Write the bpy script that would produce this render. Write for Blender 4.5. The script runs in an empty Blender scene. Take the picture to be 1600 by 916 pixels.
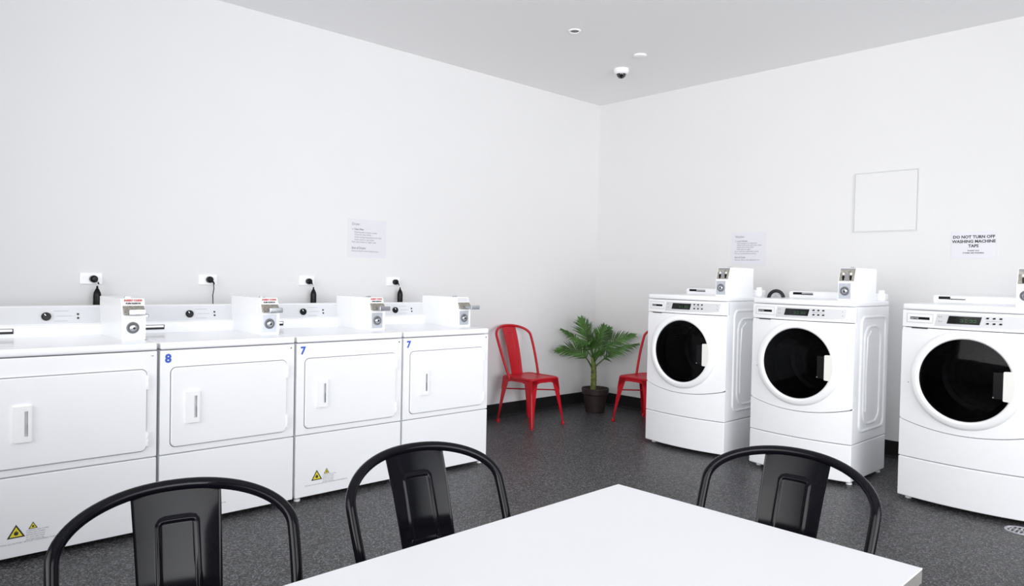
import bpy, bmesh, math, random
from mathutils import Vector, Matrix
PI = math.pi
random.seed(7)
sc = bpy.context.scene
COL = sc.collection

# ------------------------------------------------------------------ camera
# world: room corner on the floor at the origin, dryer wall is y = 0, washer wall is x = 0
CAM = Vector((-5.6235, -4.7868, 1.2641))
YAW, PITCH, ROLL = math.radians(47.1234), math.radians(-1.1939), math.radians(1.1736)
FPX = 1112.98
F = Vector((math.cos(YAW) * math.cos(PITCH), math.sin(YAW) * math.cos(PITCH), math.sin(PITCH)))
R0 = Vector((math.sin(YAW), -math.cos(YAW), 0))
U0 = R0.cross(F)
RR = R0 * math.cos(ROLL) + U0 * math.sin(ROLL)
UU = -R0 * math.sin(ROLL) + U0 * math.cos(ROLL)
cam = bpy.data.cameras.new('camera')
cam.sensor_width = 36
cam.lens = FPX * 36 / 1600
cam.clip_start = 0.05
camo = bpy.data.objects.new('camera', cam)
COL.objects.link(camo)
M = Matrix((RR, UU, -F)).transposed().to_4x4()
M.translation = CAM
camo.matrix_world = M
sc.camera = camo

# ------------------------------------------------------------------ world, lights, exposure
W = bpy.data.worlds.new('world')
sc.world = W
W.use_nodes = True
W.node_tree.nodes['Background'].inputs[0].default_value = (0.82, 0.9, 1, 1)
W.node_tree.nodes['Background'].inputs[1].default_value = 1.0
H = 3.0466
RX, RY = -7.4, -7.4          # far walls of the room (behind the camera)
ADDED_WIN1 = (-6.6, -1.6, 0.9, 2.85)    # invented window to carry the light, wall x = RX : y0, y1, z0, z1
ADDED_WIN2 = (-6.2, -1.2, 0.5, 2.85)    # invented window to carry the light, wall y = RY : x0, x1, z0, z1


def area(name, loc, rot, sx, sy, power, color):
    l = bpy.data.lights.new(name, 'AREA')
    l.shape = 'RECTANGLE'
    l.size, l.size_y = sx, sy
    l.energy = power
    l.color = color
    o = bpy.data.objects.new(name, l)
    o.location = loc
    o.rotation_euler = rot
    COL.objects.link(o)
    return o


l1 = area('added_fill_left', (RX + .30, (ADDED_WIN1[0] + ADDED_WIN1[1]) / 2, (ADDED_WIN1[2] + ADDED_WIN1[3]) / 2), (0, -PI / 2 - .03, 0),
          ADDED_WIN1[3] - ADDED_WIN1[2], ADDED_WIN1[1] - ADDED_WIN1[0], 215, (1.0, 0.99, 0.98))  # added lamp filling the room from the invented left window, tipped up
l2 = area('added_fill_back', ((ADDED_WIN2[0] + ADDED_WIN2[1]) / 2, RY + .30, (ADDED_WIN2[2] + ADDED_WIN2[3]) / 2), (PI / 2 + .03, 0, 0),
          ADDED_WIN2[1] - ADDED_WIN2[0], ADDED_WIN2[3] - ADDED_WIN2[2], 260, (0.96, 0.97, 1.0))  # second added fill lamp, at the invented back window
for l_, a_ in ((l1, .22), (l2, -.22)):     # turned a little towards the far corner to brighten it
    l_.rotation_euler = (Matrix.Rotation(a_, 3, 'Z') @ l_.rotation_euler.to_matrix()).to_euler()
l1.data.spread = math.radians(98)
l2.data.spread = math.radians(98)
sc.view_settings.view_transform = 'Standard'
sc.view_settings.look = 'None'
sc.view_settings.gamma = 1
sc.view_settings.use_curve_mapping = False
sc.view_settings.exposure = -1.52
sc.cycles.max_bounces = 12
sc.cycles.diffuse_bounces = 8


# ------------------------------------------------------------------ materials
def mat(name, col, rough=.5, metal=0., coat=0., var=0., vscale=8., bump=0., bscale=200., emit=None):
    m = bpy.data.materials.new(name)
    m.use_nodes = True
    nt = m.node_tree
    b = nt.nodes['Principled BSDF']
    b.inputs['Base Color'].default_value = (*col, 1)
    b.inputs['Roughness'].default_value = rough
    b.inputs['Metallic'].default_value = metal
    b.inputs['Coat Weight'].default_value = coat
    b.inputs['Coat Roughness'].default_value = .06
    tc = nt.nodes.new('ShaderNodeTexCoord')
    if var:
        n = nt.nodes.new('ShaderNodeTexNoise')
        n.inputs['Scale'].default_value = vscale
        n.inputs['Detail'].default_value = 4
        nt.links.new(tc.outputs['Object'], n.inputs['Vector'])
        r = nt.nodes.new('ShaderNodeValToRGB')
        r.color_ramp.elements[0].position = .3
        r.color_ramp.elements[1].position = .7
        r.color_ramp.elements[0].color = (*[c * (1 - var) for c in col], 1)
        r.color_ramp.elements[1].color = (*[min(1, c * (1 + var)) for c in col], 1)
        nt.links.new(n.outputs['Fac'], r.inputs['Fac'])
        nt.links.new(r.outputs['Color'], b.inputs['Base Color'])
    if bump:
        n2 = nt.nodes.new('ShaderNodeTexNoise')
        n2.inputs['Scale'].default_value = bscale
        n2.inputs['Detail'].default_value = 3
        nt.links.new(tc.outputs['Object'], n2.inputs['Vector'])
        bp = nt.nodes.new('ShaderNodeBump')
        bp.inputs['Strength'].default_value = bump
        bp.inputs['Distance'].default_value = .002
        nt.links.new(n2.outputs['Fac'], bp.inputs['Height'])
        nt.links.new(bp.outputs['Normal'], b.inputs['Normal'])
    if emit:
        b.inputs['Emission Color'].default_value = (*emit[0], 1)
        b.inputs['Emission Strength'].default_value = emit[1]
    return m


def floor_mat():
    m = bpy.data.materials.new('speckled_vinyl')
    m.use_nodes = True
    nt = m.node_tree
    L = nt.links.new
    b = nt.nodes['Principled BSDF']
    b.inputs['Specular IOR Level'].default_value = .2
    tc = nt.nodes.new('ShaderNodeTexCoord')
    v = nt.nodes.new('ShaderNodeTexVoronoi')
    v.inputs['Scale'].default_value = 175
    L(tc.outputs['Object'], v.inputs['Vector'])
    bw = nt.nodes.new('ShaderNodeSeparateColor')
    L(v.outputs['Color'], bw.inputs['Color'])
    r = nt.nodes.new('ShaderNodeValToRGB')
    e = r.color_ramp.elements
    e[0].position, e[0].color = 0, (.010, .010, .011, 1)
    e[1].position, e[1].color = 1, (.20, .20, .21, 1)
    e.new(.35).color = (.022, .022, .024, 1)
    e.new(.7).color = (.075, .075, .079, 1)
    L(bw.outputs['Red'], r.inputs['Fac'])
    n = nt.nodes.new('ShaderNodeTexNoise')
    n.inputs['Scale'].default_value = 1.3
    n.inputs['Detail'].default_value = 5
    L(tc.outputs['Object'], n.inputs['Vector'])
    mp = nt.nodes.new('ShaderNodeMapRange')
    mp.inputs['To Min'].default_value = .3
    mp.inputs['To Max'].default_value = .46
    L(n.outputs['Fac'], mp.inputs['Value'])
    L(mp.outputs['Result'], b.inputs['Roughness'])
    L(r.outputs['Color'], b.inputs['Base Color'])
    n2 = nt.nodes.new('ShaderNodeTexNoise')
    n2.inputs['Scale'].default_value = 260
    L(tc.outputs['Object'], n2.inputs['Vector'])
    bp = nt.nodes.new('ShaderNodeBump')
    bp.inputs['Strength'].default_value = .35
    bp.inputs['Distance'].default_value = .002
    L(n2.outputs['Fac'], bp.inputs['Height'])
    L(bp.outputs['Normal'], b.inputs['Normal'])
    return m


def glass_mat():
    m = bpy.data.materials.new('smoked_glass')
    m.use_nodes = True
    nt = m.node_tree
    nt.nodes.clear()
    out = nt.nodes.new('ShaderNodeOutputMaterial')
    mix = nt.nodes.new('ShaderNodeMixShader')
    tr = nt.nodes.new('ShaderNodeBsdfTransparent')
    tr.inputs['Color'].default_value = (.11, .11, .115, 1)
    gl = nt.nodes.new('ShaderNodeBsdfGlossy')
    gl.inputs['Roughness'].default_value = .04
    gl.inputs['Color'].default_value = (.5, .5, .52, 1)
    fr = nt.nodes.new('ShaderNodeFresnel')
    fr.inputs['IOR'].default_value = 1.25
    nt.links.new(fr.outputs[0], mix.inputs[0])
    nt.links.new(tr.outputs[0], mix.inputs[1])
    nt.links.new(gl.outputs[0], mix.inputs[2])
    nt.links.new(mix.outputs[0], out.inputs[0])
    return m


WALL = mat('wall_paint', (.75, .75, .752), .75, bump=.06, bscale=350, var=.006, vscale=3)
CEIL = mat('ceiling_paint', (.90, .90, .905), .8, bump=.05, bscale=300)
FLOOR = floor_mat()
SKIRT = mat('black_cove_vinyl', (.014, .014, .015), .45, var=.2, vscale=60)
ENAMEL = mat('white_enamel', (.92, .93, .95), .28, coat=.3, var=.006, vscale=5)
PLASTIC = mat('white_plastic', (.92, .93, .94), .35, var=.006, vscale=9)
PALEGREY = mat('pale_grey_fascia', (.66, .67, .69), .4, var=.01, vscale=20)
LINEGREY = mat('printed_grey', (.3, .3, .32), .6)
SEAL = mat('grey_seal', (.2, .2, .21), .6)
CREAM = mat('cream_plastic', (.86, .86, .82), .35)
BLACKP = mat('black_plastic', (.004, .004, .005), .3, var=.2, vscale=30)
BLACKP.node_tree.nodes['Principled BSDF'].inputs['Specular IOR Level'].default_value = .22
INK = mat('black_ink', (.03, .03, .035), .6)
INKGREY = mat('faded_ink', (.3, .3, .33), .7)
BLUE = mat('blue_marker', (.03, .1, .55), .5)
REDL = mat('red_print', (.6, .12, .12), .5)
YEL = mat('warning_yellow', (.85, .72, .03), .5)
BEIGE = mat('beige_coin_plate', (.42, .40, .35), .4, metal=.5, var=.35, vscale=70)
CHROME = mat('brushed_chrome', (.55, .57, .6), .22, metal=1, var=.08, vscale=60)
BRASSY = mat('nickel_plate', (.5, .47, .41), .3, metal=.9, var=.25, vscale=90)
PLATE = mat('lock_plate_steel', (.6, .64, .7), .35, metal=.6, var=.05, vscale=50)
DRUM = mat('drum_steel', (.16, .16, .17), .4, metal=.9, var=.2, vscale=25)
RUBBER = mat('dark_rubber', (.02, .02, .022), .6, var=.2, vscale=40)
GLASS = glass_mat()
SCREEN = mat('display_glass', (.006, .007, .007), .12, var=.2, vscale=50)
GREEN = mat('dim_green_segments', (.02, .12, .03), .4, emit=((.05, .4, .1), .12))
BLACKM = mat('black_lacquered_steel', (.004, .004, .006), .10, coat=0, var=.15, vscale=12)
BLACKM.node_tree.nodes['Principled BSDF'].inputs['Specular IOR Level'].default_value = .17
REDM = mat('red_lacquered_steel', (.46, .006, .016), .36, coat=0, var=.08, vscale=10)
TABLETOP = mat('white_laminate', (.80, .81, .835), .4, var=.006, vscale=5)
EDGE = mat('grey_edge_band', (.22, .21, .20), .5, var=.06, vscale=60)
STEEL = mat('table_leg_steel', (.5, .5, .52), .35, metal=.9)
PAPER = mat('paper', (.72, .72, .765), .4, var=.006, vscale=20)
PAPERCOOL = mat('laminated_paper', (.71, .71, .74), .45, var=.006, vscale=20)
POT = mat('dark_brown_pot', (.03, .019, .018), .5, var=.25, vscale=30)
SKIRT.node_tree.nodes['Principled BSDF'].inputs['Specular IOR Level'].default_value = .2
REDM.node_tree.nodes['Principled BSDF'].inputs['Specular IOR Level'].default_value = .35
SOIL = mat('soil', (.02, .014, .01), .9, var=.4, vscale=80, bump=1, bscale=120)
BARK = mat('green_trunk', (.13, .17, .03), .6, var=.5, vscale=22, bump=.5, bscale=60)
LEAF = mat('palm_leaf', (.06, .155, .024), .45, var=.8, vscale=6)
LEAF.node_tree.nodes['Principled BSDF'].inputs['Transmission Weight'].default_value = 0
DOMEB = mat('smoked_dome', (.006, .006, .007), .07, coat=1)
STAIN = mat('dried_white_residue', (.45, .45, .48), .7, var=.5, vscale=60)


# ------------------------------------------------------------------ mesh helpers
def obj(name, bm, m, parent=None, sharp=35, loc=None):
    bmesh.ops.recalc_face_normals(bm, faces=bm.faces[:])
    a = math.radians(sharp)
    for f in bm.faces:
        f.smooth = True
    for e in bm.edges:
        if len(e.link_faces) == 2 and e.calc_face_angle(0) > a:
            e.smooth = False
    me = bpy.data.meshes.new(name)
    bm.to_mesh(me)
    bm.free()
    ms = m if isinstance(m, (list, tuple)) else [m]
    for x in ms:
        me.materials.append(x)
    o = bpy.data.objects.new(name, me)
    COL.objects.link(o)
    wn = o.modifiers.new('even_normals', 'WEIGHTED_NORMAL')
    wn.keep_sharp = True
    if parent:
        o.parent = parent
    if loc:
        o.location = loc
    return o


def thing(name, label, cat, loc=(0, 0, 0), rz=0., group=None):
    o = bpy.data.objects.new(name, None)
    o.empty_display_size = .1
    COL.objects.link(o)
    o.location = loc
    o.rotation_euler = (0, 0, rz)
    o['label'] = label
    o['category'] = cat
    if group:
        o['group'] = group
    return o


def struct(name, bm, m, sharp=35):
    o = obj(name, bm, m, sharp=sharp)
    o['kind'] = 'structure'
    return o


def copy_tree(o, parent=None):
    c = o.copy()
    COL.objects.link(c)
    if parent:
        c.parent = parent
    for ch in list(o.children):
        copy_tree(ch, c)
    return c


def box(bm, x0, x1, y0, y1, z0, z1, bev=0., seg=2):
    t = bmesh.new()
    vs = [t.verts.new((x, y, z)) for x in (x0, x1) for y in (y0, y1) for z in (z0, z1)]
    for q in ((0, 1, 3, 2), (4, 6, 7, 5), (0, 4, 5, 1), (2, 3, 7, 6), (0, 2, 6, 4), (1, 5, 7, 3)):
        t.faces.new([vs[i] for i in q])
    bmesh.ops.recalc_face_normals(t, faces=t.faces[:])
    if bev:
        bmesh.ops.bevel(t, geom=t.edges[:], offset=bev, segments=seg, profile=.5, affect='EDGES')
    merge(bm, t)


def merge(bm, t, M=None):
    mp = {}
    for v in t.verts:
        mp[v] = bm.verts.new(M @ v.co if M else v.co)
    for f in t.faces:
        try:
            nf = bm.faces.new([mp[v] for v in f.verts])
            nf.material_index = f.material_index
        except ValueError:
            pass
    t.free()


def tube(bm, pts, r, n=10, closed=False, caps=True, flat=1.):
    pts = [Vector(p) for p in pts]
    N = len(pts)
    rs = r if isinstance(r, (list, tuple)) else [r] * N
    tang = []
    for i in range(N):
        if closed:
            d = pts[(i + 1) % N] - pts[i - 1]
        else:
            d = pts[min(i + 1, N - 1)] - pts[max(i - 1, 0)]
        tang.append(d.normalized())
    up = Vector((0, 0, 1)) if abs(tang[0].z) < .9 else Vector((1, 0, 0))
    u = (up - tang[0] * up.dot(tang[0])).normalized()
    rings = []
    for i in range(N):
        u = (u - tang[i] * u.dot(tang[i])).normalized()
        w = tang[i].cross(u)
        rings.append([bm.verts.new(pts[i] + (u * math.cos(a) * flat + w * math.sin(a)) * rs[i])
                      for a in (2 * PI * k / n for k in range(n))])
    for i in range(N if closed else N - 1):
        a, b = rings[i], rings[(i + 1) % N]
        for k in range(n):
            bm.faces.new((a[k], a[(k + 1) % n], b[(k + 1) % n], b[k]))
    if caps and not closed:
        bm.faces.new(rings[0][::-1])
        bm.faces.new(rings[-1])


def lathe(bm, prof, n=32, M=None, close=False):
    """prof: (r, h) pairs revolved about local z, then moved by M"""
    M = M or Matrix()
    rings = []
    for r, h in prof:
        if r < 1e-6:
            rings.append([bm.verts.new(M @ Vector((0, 0, h)))])
        else:
            rings.append([bm.verts.new(M @ Vector((r * math.cos(2 * PI * k / n), r * math.sin(2 * PI * k / n), h)))
                          for k in range(n)])
    m = len(rings)
    for i in range(m if close else m - 1):
        a, b = rings[i], rings[(i + 1) % m]
        for k in range(n):
            k2 = (k + 1) % n
            if len(a) == 1 and len(b) == 1:
                continue
            if len(a) == 1:
                bm.faces.new((a[0], b[k2], b[k]))
            elif len(b) == 1:
                bm.faces.new((a[k], a[k2], b[0]))
            else:
                bm.faces.new((a[k], a[k2], b[k2], b[k]))


def front(x, y, z):
    """matrix sending a lathe's axis (+z) to -y (towards whoever faces the thing)"""
    return Matrix.Translation((x, y, z)) @ Matrix.Rotation(PI / 2, 4, 'X')


def prism(bm, poly, y0, y1, mi=0):
    """poly of (x, z) extruded from y0 to y1"""
    a = [bm.verts.new((x, y0, z)) for x, z in poly]
    b = [bm.verts.new((x, y1, z)) for x, z in poly]
    fs = [bm.faces.new(a), bm.faces.new(b[::-1])]
    n = len(poly)
    for i in range(n):
        fs.append(bm.faces.new((a[i], b[i], b[(i + 1) % n], a[(i + 1) % n])))
    for f in fs:
        f.material_index = mi


def prism_x(bm, poly, x0, x1):
    """poly of (y, z) extruded along x"""
    a = [bm.verts.new((x0, y, z)) for y, z in poly]
    b = [bm.verts.new((x1, y, z)) for y, z in poly]
    bm.faces.new(a)
    bm.faces.new(b[::-1])
    n = len(poly)
    for i in range(n):
        bm.faces.new((a[i], b[i], b[(i + 1) % n], a[(i + 1) % n]))


def rrect(x0, x1, z0, z1, r, n=6):
    out = []
    for cx, cz, a0 in ((x1 - r, z1 - r, 0), (x0 + r, z1 - r, PI / 2), (x0 + r, z0 + r, PI), (x1 - r, z0 + r, 1.5 * PI)):
        for i in range(n + 1):
            a = a0 + PI / 2 * i / n
            out.append((cx + r * math.cos(a), cz + r * math.sin(a)))
    return out


def plate(bm, x0, x1, z0, z1, r, y0, y1, bev=.002):
    """rounded plate whose front face is at y0 (towards the viewer)"""
    P = rrect(x0, x1, z0, z1, r)
    Q = rrect(x0 + bev, x1 - bev, z0 + bev, z1 - bev, max(r - bev, .0005))
    R = [bm.verts.new((x, y1, z)) for x, z in P]
    S = [bm.verts.new((x, y0 + bev, z)) for x, z in P]
    T = [bm.verts.new((x, y0, z)) for x, z in Q]
    n = len(P)
    for i in range(n):
        j = (i + 1) % n
        bm.faces.new((R[i], R[j], S[j], S[i]))
        bm.faces.new((S[i], S[j], T[j], T[i]))
    bm.faces.new(T)
    bm.faces.new(R[::-1])


_txt = {}


def text(bm, s, size, x, y, z, align='LEFT', depth=.0004, bold=0.):
    """lettering standing in the xz plane, facing -y"""
    c = bpy.data.curves.new('t', 'FONT')
    c.body = s
    c.size = size
    c.align_x = align
    c.offset = bold
    c.resolution_u = 2
    o = bpy.data.objects.new('t', c)
    COL.objects.link(o)
    me = bpy.data.meshes.new_from_object(o.evaluated_get(bpy.context.evaluated_depsgraph_get()))
    t = bmesh.new()
    t.from_mesh(me)
    merge(bm, t, Matrix.Translation((x, y - depth, z)) @ Matrix.Rotation(PI / 2, 4, 'X'))
    bpy.data.objects.remove(o)
    bpy.data.curves.remove(c)
    bpy.data.meshes.remove(me)


# ------------------------------------------------------------------ room shell
bm = bmesh.new()
box(bm, RX - .1, .1, RY - .1, .1, -.1, 0)
struct('floor', bm, FLOOR)
bm = bmesh.new()
box(bm, RX - .1, .1, RY - .1, .1, H, H + .1)
struct('ceiling', bm, CEIL)
bm = bmesh.new()
box(bm, RX - .1, .1, 0, .1, 0, H)
struct('wall_dryers', bm, WALL)
bm = bmesh.new()
box(bm, 0, .1, RY - .1, 0, 0, H)
struct('wall_washers', bm, WALL)
bm = bmesh.new()
y0, y1, z0, z1 = ADDED_WIN1
for a in ((RY, y0, 0, H), (y1, 0, 0, H), (y0, y1, 0, z0), (y0, y1, z1, H)):
    box(bm, RX - .1, RX, *a)
struct('wall_left', bm, WALL)
bm = bmesh.new()
x0, x1, z0, z1 = ADDED_WIN2
for a, b, c, d in ((RX, x0, 0, H), (x1, 0, 0, H), (x0, x1, 0, z0), (x0, x1, z1, H)):
    box(bm, a, b, RY - .1, RY, c, d)
struct('wall_back', bm, WALL)
for nm, ax, (a, b, c, d) in (('added_window_1', 0, ADDED_WIN1), ('added_window_2', 1, ADDED_WIN2)):  # frames of the two invented windows, added only to carry the light
    bm = bmesh.new()
    base = RX if ax == 0 else RY

    def wb(p0, p1, q0, q1):
        if ax == 0:
            box(bm, base - .09, base - .03, p0, p1, q0, q1)
        else:
            box(bm, p0, p1, base - .09, base - .03, q0, q1)
    wb(a, b, c, c + .05)
    wb(a, b, d - .05, d)
    for k in range(5):
        p = a + (b - a - .05) * k / 4
        wb(p, p + .05, c, d)
    struct(nm, bm, PLASTIC)


def cove(name, p0, p1, inward, h=.125):
    bm = bmesh.new()
    prof = [(0, 0), (.028, 0), (.02, .003), (.012, .009), (.007, .018), (.005, .03), (.005, h - .003), (.003, h), (0, h)]
    p0, p1, inward = Vector(p0), Vector(p1), Vector(inward)
    A = [bm.verts.new(p0 + inward * (d + .0005) + Vector((0, 0, z))) for d, z in prof]
    B = [bm.verts.new(p1 + inward * (d + .0005) + Vector((0, 0, z))) for d, z in prof]
    for i in range(len(prof)):
        j = (i + 1) % len(prof)
        bm.faces.new((A[i], A[j], B[j], B[i]))
    bm.faces.new(A)
    bm.faces.new(B[::-1])
    struct(name, bm, SKIRT, sharp=60)


cove('baseboard_dryers', (RX + .03, 0, 0), (-.002, 0, 0), (0, -1, 0))
cove('baseboard_washers', (0, -.03, 0), (0, RY + .03, 0), (-1, 0, 0))

# ------------------------------------------------------------------ tumble dryers
YD, XR, PITCHX = -1.1382, -2.4414, .70
HW = .343


def coin_meter(root, x0, x1, yf, yb, z0, z1, slide_out=.05, lip=.028, redlabel=True, style='slide'):
    """coin box: sloping upper face with coin slide, lower face with round lock"""
    zm = z0 + (z1 - z0) * .58
    w = x1 - x0
    bm = bmesh.new()
    prism_x(bm, [(yf, z0), (yf, zm), (yf + lip, z1), (yb, z1), (yb, z0)], x0, x1)
    bmesh.ops.recalc_face_normals(bm, faces=bm.faces[:])
    bmesh.ops.bevel(bm, geom=bm.edges[:], offset=.003, segments=2, profile=.5, affect='EDGES')
    m = obj('coin_meter', bm, ENAMEL, root)
    # lock plate and lock
    bm = bmesh.new()
    plate(bm, x0 + .008, x1 - .02, z0 + .014, zm - .010, .003, yf - .003, yf + .001, .001)
    for px, pz in ((x0 + .012, z0 + .02), (x0 + .012, zm - .016), (x1 - .026, zm - .016)):
        lathe(bm, [(.0022, 0), (.0018, .002), (0, .0022)], 8, front(px, yf - .003, pz))
    obj('lock_plate', bm, PLATE, m)
    cx, cz = (x0 + x1 - .012) / 2, (z0 + zm) / 2 + .002
    bm = bmesh.new()
    lathe(bm, [(.029, 0), (.029, .004), (.025, .007), (.022, .003), (.019, .003)], 28, front(cx, yf - .003, cz))
    obj('lock_ring', bm, SEAL, m)
    bm = bmesh.new()
    lathe(bm, [(.020, 0), (.020, .006), (.016, .012), (.012, .014), (0, .014)], 24, front(cx, yf - .003, cz))
    k = obj('lock', bm, CHROME, m)
    bm = bmesh.new()
    lathe(bm, [(.0055, 0), (.0055, .0012), (0, .0012)], 12, front(cx + .002, yf - .0168, cz - .001))
    obj('keyhole', bm, BLACKP, m)
    # coin slide housing on the sloping face

    def ys(z):
        return yf + lip * (z - zm) / (z1 - zm)
    def facing(bm, xa, xb, za_, zb_, off, th=.002):
        v = [bm.verts.new(p) for p in ((xa, ys(za_) - off, za_), (xb, ys(za_) - off, za_), (xb, ys(zb_) - off, zb_), (xa, ys(zb_) - off, zb_))]
        v2 = [bm.verts.new(p.co + Vector((0, th, 0))) for p in v]
        bm.faces.new(v)
        bm.faces.new(v2[::-1])
        for i in range(4):
            bm.faces.new((v[i], v2[i], v2[(i + 1) % 4], v[(i + 1) % 4]))
    if style == 'drop':
        bm = bmesh.new()
        facing(bm, x0 + .006, x1 - .006, zm + .004, z1 - .004, .0012)
        m2 = obj('coin_plate', bm, BEIGE, m)
        bm = bmesh.new()
        facing(bm, x0 + .006, x1 - .006, z1 - .014, z1 - .004, .0022)
        facing(bm, x0 + .040, x0 + .062, zm + .012, zm + .055, .0020)
        obj('plate_print', bm, LINEGREY, m)
        for fx in (.30, .74):
            px = x0 + w * fx
            bm = bmesh.new()
            prism(bm, rrect(px - .0055, px + .0055, zm + .008, zm + .040, .005, 3), ys(zm + .02) - .006, ys(zm + .02) + .004)
            obj('coin_slot', bm, BLACKP, m)
            bm = bmesh.new()
            lathe(bm, [(.007, 0), (.007, .005), (.004, .006), (0, .006)], 14, front(px - .002, ys(zm + .05) - .001, zm + .050))
            obj('return_button', bm, PLASTIC, m)
    else:
        bm = bmesh.new()
        za, zb = zm + .006, zm + (z1 - zm) * .58
        prism_x(bm, [(yf - .020, za), (yf - .022, za + .008), (ys(zb) - .006, zb), (ys(zb) + .004, zb), (ys(za) + .004, za)],
                x0 + .006, x1 - .006)
        bmesh.ops.recalc_face_normals(bm, faces=bm.faces[:])
        bmesh.ops.bevel(bm, geom=bm.edges[:], offset=.002, segments=2, profile=.5, affect='EDGES')
        obj('coin_slide_housing', bm, BRASSY, m)
        bm = bmesh.new()
        box(bm, x0 + .028, x1 - .022, yf - .02 - slide_out, yf, za + .006, za + .020, .002)
        box(bm, x0 + .020, x1 - .014, yf - .032 - slide_out, yf - .018 - slide_out, za + .001, za + .028, .003)
        obj('coin_slide', bm, CHROME, m)
        bm = bmesh.new()
        facing(bm, x0 + .008, x1 - .008, zb + .004, z1 - .005, .0012)
        pl = obj('price_label', bm, PLASTIC if redlabel else PALEGREY, m)
        zc = (zb + z1) / 2
        if redlabel:
            bm = bmesh.new()
            text(bm, 'INSERT COINS', .0125, (x0 + x1) / 2, ys(zc) - .0035, zc + .004, align='CENTER', bold=.0009)
            obj('label_print', bm, REDL, m)
            bm = bmesh.new()
            text(bm, 'PUSH SLIDE IN', .0105, (x0 + x1) / 2, ys(zc) - .0065, zc - .010, align='CENTER', bold=.0007)
            obj('label_small_print', bm, INK, m)
    bm = bmesh.new()
    box(bm, x0 + w * .35, x0 + w * .6, yf + .10, yf + .12, z1 - .001, z1 + .006, .001)
    obj('lid_latch', bm, CHROME, m)
    return m


def flame_triangle(bm_y, bm_k, cx, z, s, y):
    h = s * .866
    prism(bm_k, [(cx - s / 2, z), (cx + s / 2, z), (cx, z + h)], y, y + .001)
    g = s * .1
    prism(bm_y, [(cx - s / 2 + g * 1.5, z + g * .8), (cx + s / 2 - g * 1.5, z + g * .8), (cx, z + h - g * 1.6)], y - .0006, y + .0005)
    f = s * .17
    q = [(-.6, 0), (.6, 0), (1, .7), (.7, 1.5), (.3, 1.1), (.05, 2.1), (-.35, 1.2), (-.6, 1.5), (-1, .7)]
    prism(bm_k, [(cx + a * f * .75, z + s * .17 + b * f) for a, b in q], y - .0012, y)


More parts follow.
